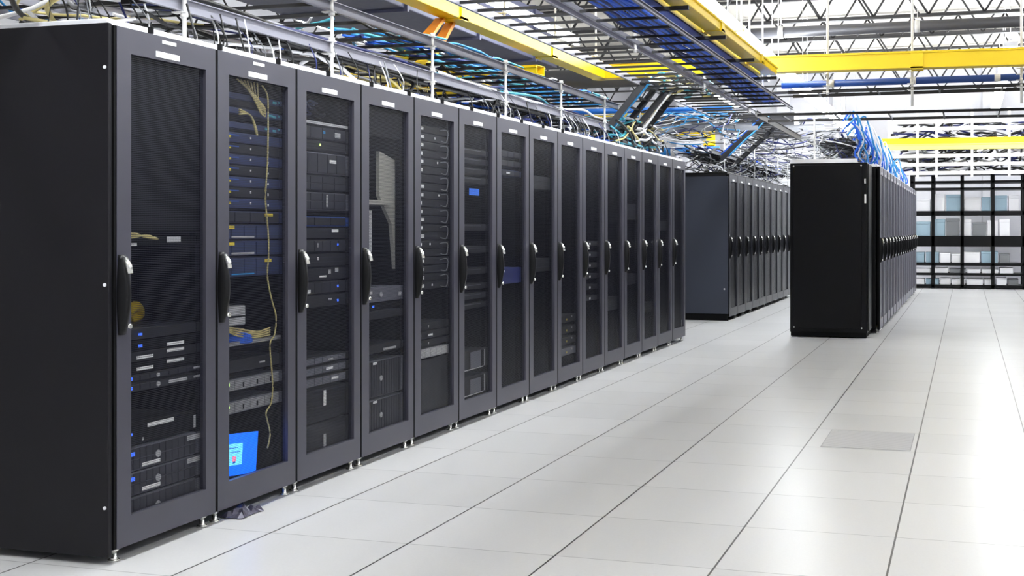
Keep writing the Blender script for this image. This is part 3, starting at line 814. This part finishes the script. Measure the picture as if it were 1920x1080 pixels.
# ------------------------------------------------------------------ yellow troughs
def trough(name, pts, w, h, label, m=YELLOW, joints=(), lid=True):
    """U-shaped cable trough with lid following pts (bottom centre line)"""
    t = empty(name, pts[0], label, 'cable trough', 'yellow cable troughs')
    o0 = Vector(pts[0])
    for a, b in zip(pts[:-1], pts[1:]):
        a, b = Vector(a) - o0, Vector(b) - o0
        d = (b - a).normalized(); s = d.cross(Vector((0, 0, 1))).normalized()
        mb = MB()
        up = Vector((0, 0, 1))
        mb.bar(a, b, w, 0.006, m)
        for q in (1, -1):
            o = s * (q * (w / 2)) + up * (h / 2)
            mb.bar(a + o, b + o, 0.006, h, m)
            o = s * (q * (w / 2 + 0.008)) + up * h
            mb.bar(a + o, b + o, 0.02, 0.012, m)
        if lid:
            mb.bar(a + up * (h + 0.012), b + up * (h + 0.012), w + 0.02, 0.006, m)
        mb.build('straight_section', t)
    for (i, f) in joints:
        a, b = Vector(pts[i]) - o0, Vector(pts[i + 1]) - o0
        p = a.lerp(b, f); d = (b - a).normalized(); s = d.cross(Vector((0, 0, 1))).normalized()
        mb = MB()
        mb.bar(p - d * 0.06, p + d * 0.06, w + 0.03, 0.018, ORANGE if m is YPALE else m)
        for q in (1, -1):
            o = s * (q * (w / 2 + 0.006)) + Vector((0, 0, h / 2))
            mb.bar(p - d * 0.06 + o, p + d * 0.06 + o, 0.018, h + 0.03, ORANGE if m is YPALE else m)
        mb.build('coupler', t)
    for p in pts[1:-1]:
        p = Vector(p) - o0
        MB().tube([p + Vector((0, 0, -0.002)), p + Vector((0, 0, h + 0.016))], w * 0.62, m, n=20).build('elbow', t)
    return t
trough('cable_trough', [(-0.95, -1.5, 2.75), (-0.95, 7.25, 2.75), (0.62, 7.10, 2.75)], 0.14, 0.14, 'long pale yellow fibre trough above the near row turning right at its end', YELLOW, [(0, 0.60), (0, 0.82), (1, 0.4)])
trough('cable_trough', [(0.75, -1.5, 2.75), (0.75, 7.6, 2.78)], 0.13, 0.06, 'yellow trough above the aisle between the blue bundle and light strip', YELLOW, [(0, 0.7), (0, 0.9)])
trough('cable_trough', [(0.5, 7.85, 2.835), (5.2, 7.85, 2.805)], 0.16, 0.15, 'bright yellow trough crossing the aisle high above the black cabinet', YELLOW, [(0, 0.36)])
trough('cable_trough', [(1.0, 19.0, 2.86), (5.2, 19.0, 2.84)], 0.12, 0.11, 'yellow trough crossing far at the back, upper of two', YELLOW)
trough('cable_trough', [(1.06, 18.6, 2.74), (5.2, 18.6, 2.72)], 0.12, 0.09, 'pale yellow trough crossing far at the back, lower of two', YPALE)
trough('cable_trough', [(-4.5, 10.4, 2.66), (-1.2, 10.4, 2.66)], 0.16, 0.10, 'short yellow trough seen between the trays behind the near row', YELLOW)
trough('cable_trough', [(-2.0, 5.2, 2.5), (-0.75, 5.0, 2.5)], 0.12, 0.06, 'small yellow trough crossing under the upper tray of the near row', YELLOW)
trough('cable_trough', [(-2.4, 4.0, 2.22), (-0.75, 3.9, 2.22)], 0.12, 0.05, 'small bright yellow trough crossing under the lower tray of the near row', YELLOW)
trough('cable_trough', [(-1.55, 12.9, 2.62), (-1.05, 12.9, 2.62), (-0.98, 12.6, 2.35)], 0.14, 0.09, 'yellow trough end with downward spout beyond the long row', YELLOW)

# flexible yellow chutes spilling from the trough
def chute(pts, label, m0=ORANGE):
    t = empty('cable_chute', pts[0], label, 'cable chute', 'yellow spill chutes')
    o0 = Vector(pts[0])
    sm = [p - o0 for p in smooth_path(pts, 5)]
    k = len(sm) // 3
    a = MB().tube(sm[:k + 1], 1, ORANGE, n=4, flat=(0.045, 0.012)).build('upper_length', t)
    b = MB().tube(sm[k:], 1, YELLOW, n=4, flat=(0.045, 0.012)).build('lower_length', t)
    return t
chute([(-1.02, 3.66, 2.74), (-1.05, 3.50, 2.591), (-1.0, 3.17, 2.43), (-0.95, 2.84, 2.318), (-0.92, 2.5, 2.20), (-0.85, 1.95, 2.085), (-0.80, 1.72, 1.985)], 'orange and yellow spill chute dropping through the near row trays, left one of the pair')
chute([(-1.02, 3.83, 2.74), (-1.05, 3.70, 2.578), (-1.02, 3.50, 2.464), (-0.98, 3.29, 2.37), (-0.9, 2.75, 2.16), (-0.85, 2.45, 1.985)], 'orange and yellow spill chute dropping through the near row trays, right one of the pair')

# ------------------------------------------------------------------ pipes, ducts
def pipe(name, a, b, r, m, label, cat, rings=(), group=None):
    t = empty(name, a, label, cat, group)
    a, b = Vector(a), Vector(b)
    MB().tube([(0, 0, 0), b - a], r, m, n=20).build('pipe_run', t)
    d = (b - a).normalized()
    for f in rings:
        p = (b - a) * f
        MB().tube([p - d * 0.03, p + d * 0.03], r * 1.12, ZINC, n=20).build('clamp', t)
        if a.z > 3: MB().tube([p + Vector((0, 0, r)), p + Vector((0, 0, ZC - a.z))], 0.006, ZINC, n=6).build('hanger', t)
    return t
pipe('water_pipe', (0.75, 8.35, 2.765), (5.2, 8.35, 2.765), 0.036, mat('deep_blue_pipe', srgb(24, 66, 140), 0.4), 'dark blue pipe crossing the aisle under the bright yellow trough', 'pipe', (0.12, 0.31, 0.5))
DGREY = mat('dark_grey_duct', srgb(84, 84, 88), 0.45, 0.3, noise=0.06)
pipe('conduit_pipe', (0.1, 9.2, 3.48), (5.2, 9.2, 3.48), 0.062, DGREY, 'grey round duct crossing the aisle close under the joists', 'pipe', (0.1, 0.4))
pipe('water_pipe', (-2.2, 12.0, 2.315), (-0.7, 12.0, 2.335), 0.058, mat('bright_blue', srgb(20, 120, 195), 0.35), 'thick bright blue pipe over the slate end panel of the second row', 'pipe', (0.55, 0.75))
pipe('water_pipe', (-3.2, 8.9, 2.60), (0.1, 8.9, 2.60), 0.032, mat('mid_blue', srgb(20, 100, 190), 0.35), 'thin blue pipe crossing behind the end of the long row', 'pipe', (0.3, 0.6))
pipe('conduit_pipe', (-4.5, 10.8, 3.25), (0.2, 10.8, 3.25), 0.13, DGREY, 'fat grey duct crossing behind the pale yellow trough', 'pipe', (0.3, 0.7))
dt = empty('air_duct', (-2.2, -1.0, 3.2), 'large slate-blue rectangular air duct above and behind the near row', 'duct')
MB().box(-1.25, 0, 0, 10.4, 0, 0.6, SLATE, 0.01).build('duct_body', dt)
for y in (1.6, 3.2, 4.8, 6.4, 8.0, 9.6):
    MB().box(-1.28, 0.03, y - 0.02, y + 0.02, -0.03, 0.63, SLATE, 0.004).build('flange', dt)
dt = empty('air_duct', (-4.8, 15.2, 2.95), 'long dark grey duct crossing before the back wall beyond the long row', 'duct')
MB().box(0, 4.7, 0, 0.5, 0, 0.22, DGREY, 0.01).build('duct_body', dt)
for x in (1.0, 2.2, 3.4):
    MB().box(x, x + 0.03, -0.03, 0.53, -0.03, 0.25, GALV).build('flange', dt)

# ------------------------------------------------------------------ cables
def bundle(name, centre, width, n, r, m, label, jitter=0.01, seed=1, height=0.03):
    random.seed(seed)
    mb = MB()
    P0 = [Vector(p) for p in centre]
    ms = m if isinstance(m, (list, tuple)) else [m]
    for i in range(n):
        off = (i + 0.5) / n - 0.5
        pts = []
        for k, p in enumerate(P0):
            a = P0[min(k + 1, len(P0) - 1)] - P0[max(k - 1, 0)]
            s = a.cross(Vector((0, 0, 1)))
            s = s.normalized() if s.length > 1e-4 else Vector((1, 0, 0))
            pts.append(p + s * (off * width + random.uniform(-jitter, jitter)) + Vector((0, 0, random.uniform(0, height))))
        mb.tube(smooth_path(pts, 3), r, random.choice(ms), n=6)
    return tag(mb.build(name), label, 'cable')
path = [(0.565, -1.5 + 0.35 * k, 2.60) for k in range(30)]
bundle('cable_bundle', path, 0.31, 17, 0.013, [BLUE, BLUE, BLUE, NAVY], 'wide royal blue cable bundle laid on its ladder tray over the aisle', 0.007, 2, 0.03)
path = [(-0.62, -1.5 + 0.5 * k, 2.165) for k in range(20)]
bundle('cable_bundle', path, 0.2, 12, 0.011, [CBLACK, CBLACK, NAVY, CGREY], 'dark cable bundle along the lower ladder tray of the near row', 0.02, 4, 0.04)
path = [(-0.565, 0.8 + 0.5 * k, 2.108) for k in range(15)]
bundle('cable_bundle', path, 0.07, 6, 0.012, [CBLACK], 'thick black cable bundle slung under the lower near row tray rail', 0.008, 14, 0.03)
path = [(-0.66, 2.5 + 0.4 * k, 2.17 + (0.02 if k % 2 else 0)) for k in range(14)]
bundle('cable_bundle', path, 0.32, 12, 0.010, [BLUE, CYAN, NAVY, TEAL, CWHITE], 'blue and teal cables along the far half of the lower near row tray', 0.05, 6, 0.05)
path = [(-0.75, 2.2 + 0.4 * k, 2.385) for k in range(10)]
bundle('cable_bundle', path, 0.3, 8, 0.009, [CYAN, TEAL, BLUE], 'light blue and teal cables along the upper near row tray', 0.06, 7, 0.04)
path = [(-0.8, 11.2 + 0.5 * k, 2.27) for k in range(14)]
bundle('cable_bundle', path, 0.4, 16, 0.014, [BLUE, NAVY, CBLACK, CWHITE, CGREY], 'mixed cable bundle on the tray above the second row', 0.05, 8, 0.08)
path = [(1.22, 9.4 + 0.5 * k, 2.24) for k in range(18)]
bundle('cable_bundle', path, 0.35, 14, 0.014, [NAVY, CBLACK, CGREY, CWHITE], 'mixed cable bundle on the tray above the right row', 0.05, 9, 0.08)
for (a, b, w, ms, lab, sd) in (
    ((-0.20, 6.45, 2.60), (-0.54, 6.30, 2.13), 0.3, [BLUE, CYAN, CWHITE, TEAL], 'blue and white cables running down the first sloping ladder section', 21),
    ((-0.17, 7.1, 2.57), (-0.47, 6.9, 2.13), 0.16, [CWHITE, CBLACK, CREAM], 'white and black cables running down the second sloping ladder section', 22),
    ((0.22, 10.45, 2.62), (-0.23, 10.1, 2.12), 0.25, [CYAN, CYAN, BLUE], 'blue cables running down the sloping ladder towards the second row', 23)):
    a, b = Vector(a), Vector(b)
    bundle('cable_bundle', [a, a.lerp(b, .33), a.lerp(b, .66), b], w, 9, 0.012, ms, lab, 0.01, sd, 0.03)

def tangle(label, box, n, ms, seed, r=(0.005, 0.011), name='cable_tangle', dirv=(0, 1, 0), spread=0.25, dz=0.05, step=0.12, seg=(4, 9)):
    random.seed(seed)
    mb = MB(); (x0, x1, y0, y1, z0, z1) = box
    for i in range(n):
        p = Vector((random.uniform(x0, x1), random.uniform(y0, y1), random.uniform(z0, z1)))
        d = Vector(dirv).lerp(Vector((random.uniform(-1, 1), random.uniform(-1, 1), 0)), 0.35 + spread * random.random())
        pts = [p.copy()]
        for k in range(random.randint(*seg)):
            d = (d + Vector((random.uniform(-.35, .35), random.uniform(-.35, .35), random.uniform(-.5, .5) * dz * 8))).normalized()
            q = pts[-1] + d * step
            q.x = min(max(q.x, x0), x1); q.y = min(max(q.y, y0), y1); q.z = min(max(q.z, z0), z1)
            pts.append(q)
        mb.tube(smooth_path(pts, 2), random.uniform(*r), random.choice(ms), n=5)
    return tag(mb.build(name), label, 'cables', kind='stuff')
ALL = [CBLACK, CBLACK, CWHITE, CWHITE, CGREY, NAVY]
tangle('loose grey, white and black cables over the first racks of the near row', (-1.0, -0.55, -0.6, 2.6, 1.99, 2.14), 70, [CGREY, CWHITE, CBLACK, CBLACK, CREAM], 31)
tangle('loose blue, white and black cables over the far racks of the near row', (-1.0, -0.52, 2.6, 8.0, 1.99, 2.14), 210, [CBLACK, CBLACK, CWHITE, NAVY, BLUE, CGREY], 32)
tangle('loose blue and teal cables in the upper near row tray', (-1.1, -0.55, 1.6, 6.4, 2.37, 2.43), 80, [CYAN, BLUE, TEAL, CBLACK, CWHITE, NAVY], 33)
tangle('loose white and blue cables on the tray behind the near row', (-2.5, -1.9, 0, 9.8, 2.43, 2.5), 110, [CYAN, BLUE, CBLACK, CWHITE, CWHITE, NAVY], 34)
tangle('loose dark cables above the second row', (-1.2, -0.5, 11.0, 17.5, 2.0, 2.3), 260, [CBLACK, CGREY, CWHITE, CBLACK, NAVY], 35, r=(0.004, 0.009))
tangle('loose dark cables above the black cabinet and right row', (0.85, 1.5, 9.1, 16.0, 2.0, 2.26), 240, [CBLACK, CGREY, CWHITE, NAVY, CBLACK], 36, r=(0.005, 0.010))
tangle('crossing cables behind the end of the long row', (-3.5, 0.0, 8.8, 10.6, 2.3, 2.62), 240, [CBLACK, CGREY, CWHITE, NAVY, CYAN], 37, r=(0.004, 0.010), dirv=(1, 0, 0))
tangle('cable nest at the foot of the sloping ladder sections', (-0.85, -0.38, 6.0, 7.6, 2.02, 2.25), 90, [CBLACK, CWHITE, CREAM, TEAL, CGREY], 38, r=(0.008, 0.015))
tangle('cable nest at the head of the sloping ladder sections', (-0.25, 0.2, 6.2, 7.4, 2.56, 2.68), 45, [CBLACK, CWHITE, CREAM, TEAL, CGREY], 39, r=(0.008, 0.015))
tangle('dark cable clutter high over the end of the aisle', (-1.5, 0.8, 13.5, 19.0, 2.4, 2.9), 170, [CBLACK, CGREY, CWHITE, NAVY, CGREY], 40, r=(0.006, 0.012), dirv=(1, 0, 0))

random.seed(61)
mb = MB()
for k in range(150):
    y = random.uniform(-0.5, 8.1); x = random.uniform(-0.62, -0.40)
    mb.tube(smooth_path([(x, y, 1.974), (x + random.uniform(-.02, .02), y + random.uniform(-.02, .02), 2.05), (x - 0.05, y + random.uniform(-.06, .06), 2.15)], 3), random.uniform(.002, .005), random.choice([CBLACK, CBLACK, CGREY, CBLACK, CWHITE, NAVY]), n=5)
tag(mb.build('cable_tangle'), 'short cables dropping from the lower tray through the near row roofs', 'cables', kind='stuff')
# blue looped drops falling to the right row
random.seed(77)
for k in range(14):
    y = 9.40 + 0.62 * k
    mb = MB()
    for q in range(6):
        o = 0.05 * q + random.uniform(-.02, .02)
        top = random.uniform(2.35, 2.62) - 0.012 * k
        xx = random.uniform(1.36, 1.50)
        mb.tube(smooth_path([(xx - 0.1, y - 0.05 + o, top - 0.1), (xx, y + o, top), (xx + random.uniform(.02, .12), y + 0.03 + o, 2.25), (xx + random.uniform(.02, .14), y + 0.06 + o, 2.08), (1.52, y + 0.12 + o, 1.975)], 5), random.uniform(.008, .013), random.choice([CYAN, CYAN, CYAN, CWHITE, BLUE]), n=6)
    tag(mb.build('cable_drop'), 'bright blue cable loop dropping onto the right row, %s from the camera' % ORD[k], 'cable', 'blue cable drops on the right row')
# clips on the white roof edge of the near row
for k in range(12):
    y = AY + 0.22 + 0.42 * k
    cl = MB().box(-0.022, 0.0, -0.005, 0.005, 0.003, 0.03, BLACK, 0.002)
    cl.tube([(-0.012, 0, 0.02), (-0.012, 0.004, 0.05)], 0.003, BLACK, n=6)
    tag(cl.build('cable_clip', loc=(AX - 0.01, y, 1.945)), 'small black clip on the near row roof edge, %s from the near end' % ORD[k], 'clip', 'black clips along the roof edge')
# rubbish under the near row
random.seed(9)
mb = MB(); s = mb.slot(POLY)
i0 = len(mb.v); nx, ny = 7, 12
for a in range(nx):
    for b in range(ny):
        e = min(a, nx - 1 - a, b, ny - 1 - b)
        mb.v.append((AX - 0.06 + 0.11 * a / (nx - 1) + random.uniform(-.008, .008), AY + 0.69 + 0.15 * b / (ny - 1) + random.uniform(-.01, .01), 0.004 + (random.uniform(0.004, 0.04) if e > 0 else 0)))
for a in range(nx - 1):
    for b in range(ny - 1):
        q = i0 + a * ny + b
        mb.f.append([q, q + 1, q + ny + 1, q + ny]); mb.m.append(s); mb.s.append(False)
tag(mb.build('plastic_wrap'), 'crumpled grey plastic film lying on the floor under the second rack', 'plastic film')

# ------------------------------------------------------------------ lamps
def lamp(x, y, L, z, label, group, w=0.05):
    t = empty('strip_light', (x, y, z), label, 'light', group)
    MB().box(-0.025, 0.025, 0, L, 0.075, 0.11, WHITE, 0.005).build('spine', t)
    MB().box(-w, w, 0.03, L - 0.03, 0.0, 0.06, LAMP, 0.02).build('diffuser', t)
    for q in (0.0, L - 0.03):
        MB().box(-w - 0.004, w + 0.004, q, q + 0.03, -0.002, 0.066, WHITE, 0.004).build('end_cap', t)
    for q in (0.2, L - 0.2):
        MB().tube([(0, q, 0.11), (0, q, ZC - z)], 0.006, ZINC, n=6).build('hanger', t)
    return t
for k, y in enumerate((-3.4, -0.7, 2.0, 4.7, 7.4, 10.1, 12.8, 15.5, 18.2)):
    lamp(0.405, y, 2.62, 3.2, 'glaring white strip light over the aisle edge, %s along its line' % ORD[k], 'aisle strip lights', w=0.11)
for k, y in enumerate((-3.4, -0.9, 5.8)):
    lamp(-1.6, y, 2.62, 3.3, 'white strip light behind the near row, %s along its line' % ORD[k], 'strip lights behind the near row', w=0.025)
for k, y in enumerate((-3.4, 0.4, 4.2, 8.0, 11.8, 15.6)):  # unseen fill lamps, added to light the rack fronts facing the aisle
    lamp(4.4, y, 2.62, 3.6, 'added out-of-frame fill light over the racks across the aisle, %s from the camera' % ORD[k], 'added fill lights over the far side')
for k, y in enumerate((12.4, 15.6, 18.6)):  # fill lamps put in to brighten the far floor on the right
    lamp(3.25, y, 2.62, 3.7, 'added fill light over the far end of the right aisle, %s in line' % ORD[k], 'added fill lights over the right aisle', w=0.09)
for k, (x, y) in enumerate(((-5.6, 4.0), (-5.6, 9.0), (-5.2, 14.0), (-2.2, 18.5), (2.4, 19.5 - 6.0))):  # extra lamps, put in only to light the walls behind the rows
    if k == 4: continue
    lamp(x, y, 2.62, 3.9, 'added fill light high near the left and back walls, %s in line' % ORD[k], 'added fill lights near the walls')

# ------------------------------------------------------------------ floor vent
t = empty('floor_vent', (1.8, 2.4, 0), 'grey perforated ventilation tile set in the white floor right of the aisle', 'floor vent')
VENT = mat('vent_grey', srgb(196, 196, 198), 0.5, 0.2)
mb = MB()
for k in range(26):
    mb.box(0.09, 0.57, 0.02 + k * 0.0212, 0.034 + k * 0.0212, 0.0006, 0.003, VENT)
mb.box(0.085, 0.575, 0.015, 0.58, 0.0003, 0.0012, mat('vent_dark', srgb(160, 160, 164), 0.6))
mb.build('grille', t)

# ------------------------------------------------------------------ far end: gantry and black shelving
t = empty('cable_gantry', (1.15, 19.6, 2.3), 'white gridded frame full of dark equipment high at the far end of the aisle', 'frame')
for z in (0.0, 0.17, 0.34, 0.88, 1.02):
    MB().box(0, 3.6, 0, 0.05, z, z + 0.07, WHITE).build('beam', t)
for x in (0.0, 0.55, 0.92, 1.6, 2.3, 3.0):
    MB().box(x, x + 0.05, -0.01, 0.06, -0.05, 1.3, WHITE).build('upright', t)
random.seed(21)
tangle('dark cable heads packed in the white gridded frame at the far end', (1.15, 4.6, 19.72, 19.95, 2.32, 3.35), 260, [CBLACK, CGREY, NAVY, CBLACK, CWHITE], 50, r=(0.012, 0.028), dirv=(1, 0, 0), name='cable_tangle')
t = empty('shelving_unit', (1.55, 20.4, 0), 'black open shelving unit against the back wall at the end of the aisle', 'shelving')
for x in (0.0, 0.42, 1.0, 1.6, 2.2):
    MB().box(x, x + 0.07, 0, 0.07, 0, 2.4, BLACK, 0.004).build('post', t)
    MB().box(x, x + 0.07, 0.6, 0.67, 0, 2.4, BLACK, 0.004).build('post', t)
for z, h in ((0.02, 0.06), (0.27, 0.05), (0.47, 0.06), (0.86, 0.22), (1.50, 0.09), (2.02, 0.05), (2.16, 0.05), (2.33, 0.06)):
    MB().box(0, 2.27, 0, 0.67, z, z + h, BLACK, 0.003).build('shelf', t)
random.seed(4)
kk = 0
for z, hmax in ((0.08, 0.16), (0.32, 0.12), (0.53, 0.26), (1.08, 0.38), (1.59, 0.36)):
    x = 0.08
    while x < 2.1:
        w = random.choice((0.2, 0.26, 0.32))
        if x + w > 2.15: break
        m = random.choice((CWHITE, CGREY, WHITE, mat('pale_blue_box', srgb(150, 175, 190), 0.6)))
        h = hmax * random.uniform(0.7, 0.98)
        b = empty('storage_box', (1.55 + x, 20.46, z), '', 'box', 'boxes on the black shelving')
        MB().box(0, w, 0, 0.4, 0, h * 0.82, m, 0.006).build('body', b)
        MB().box(-0.004, w + 0.004, -0.004, 0.404, h * 0.82, h, m, 0.006).build('lid', b)
        b['label'] = '%s box on the black far shelving, %s in its row, %s shelf' % ({CWHITE.name: 'white', CGREY.name: 'grey', WHITE.name: 'glossy white'}.get(m.name, 'pale blue'), ORD[kk % 20], {0.08: 'lowest', 0.32: 'second', 0.53: 'third', 1.08: 'fourth', 1.59: 'top'}[z])
        kk += 1
        x += w + 0.03
    kk = 0
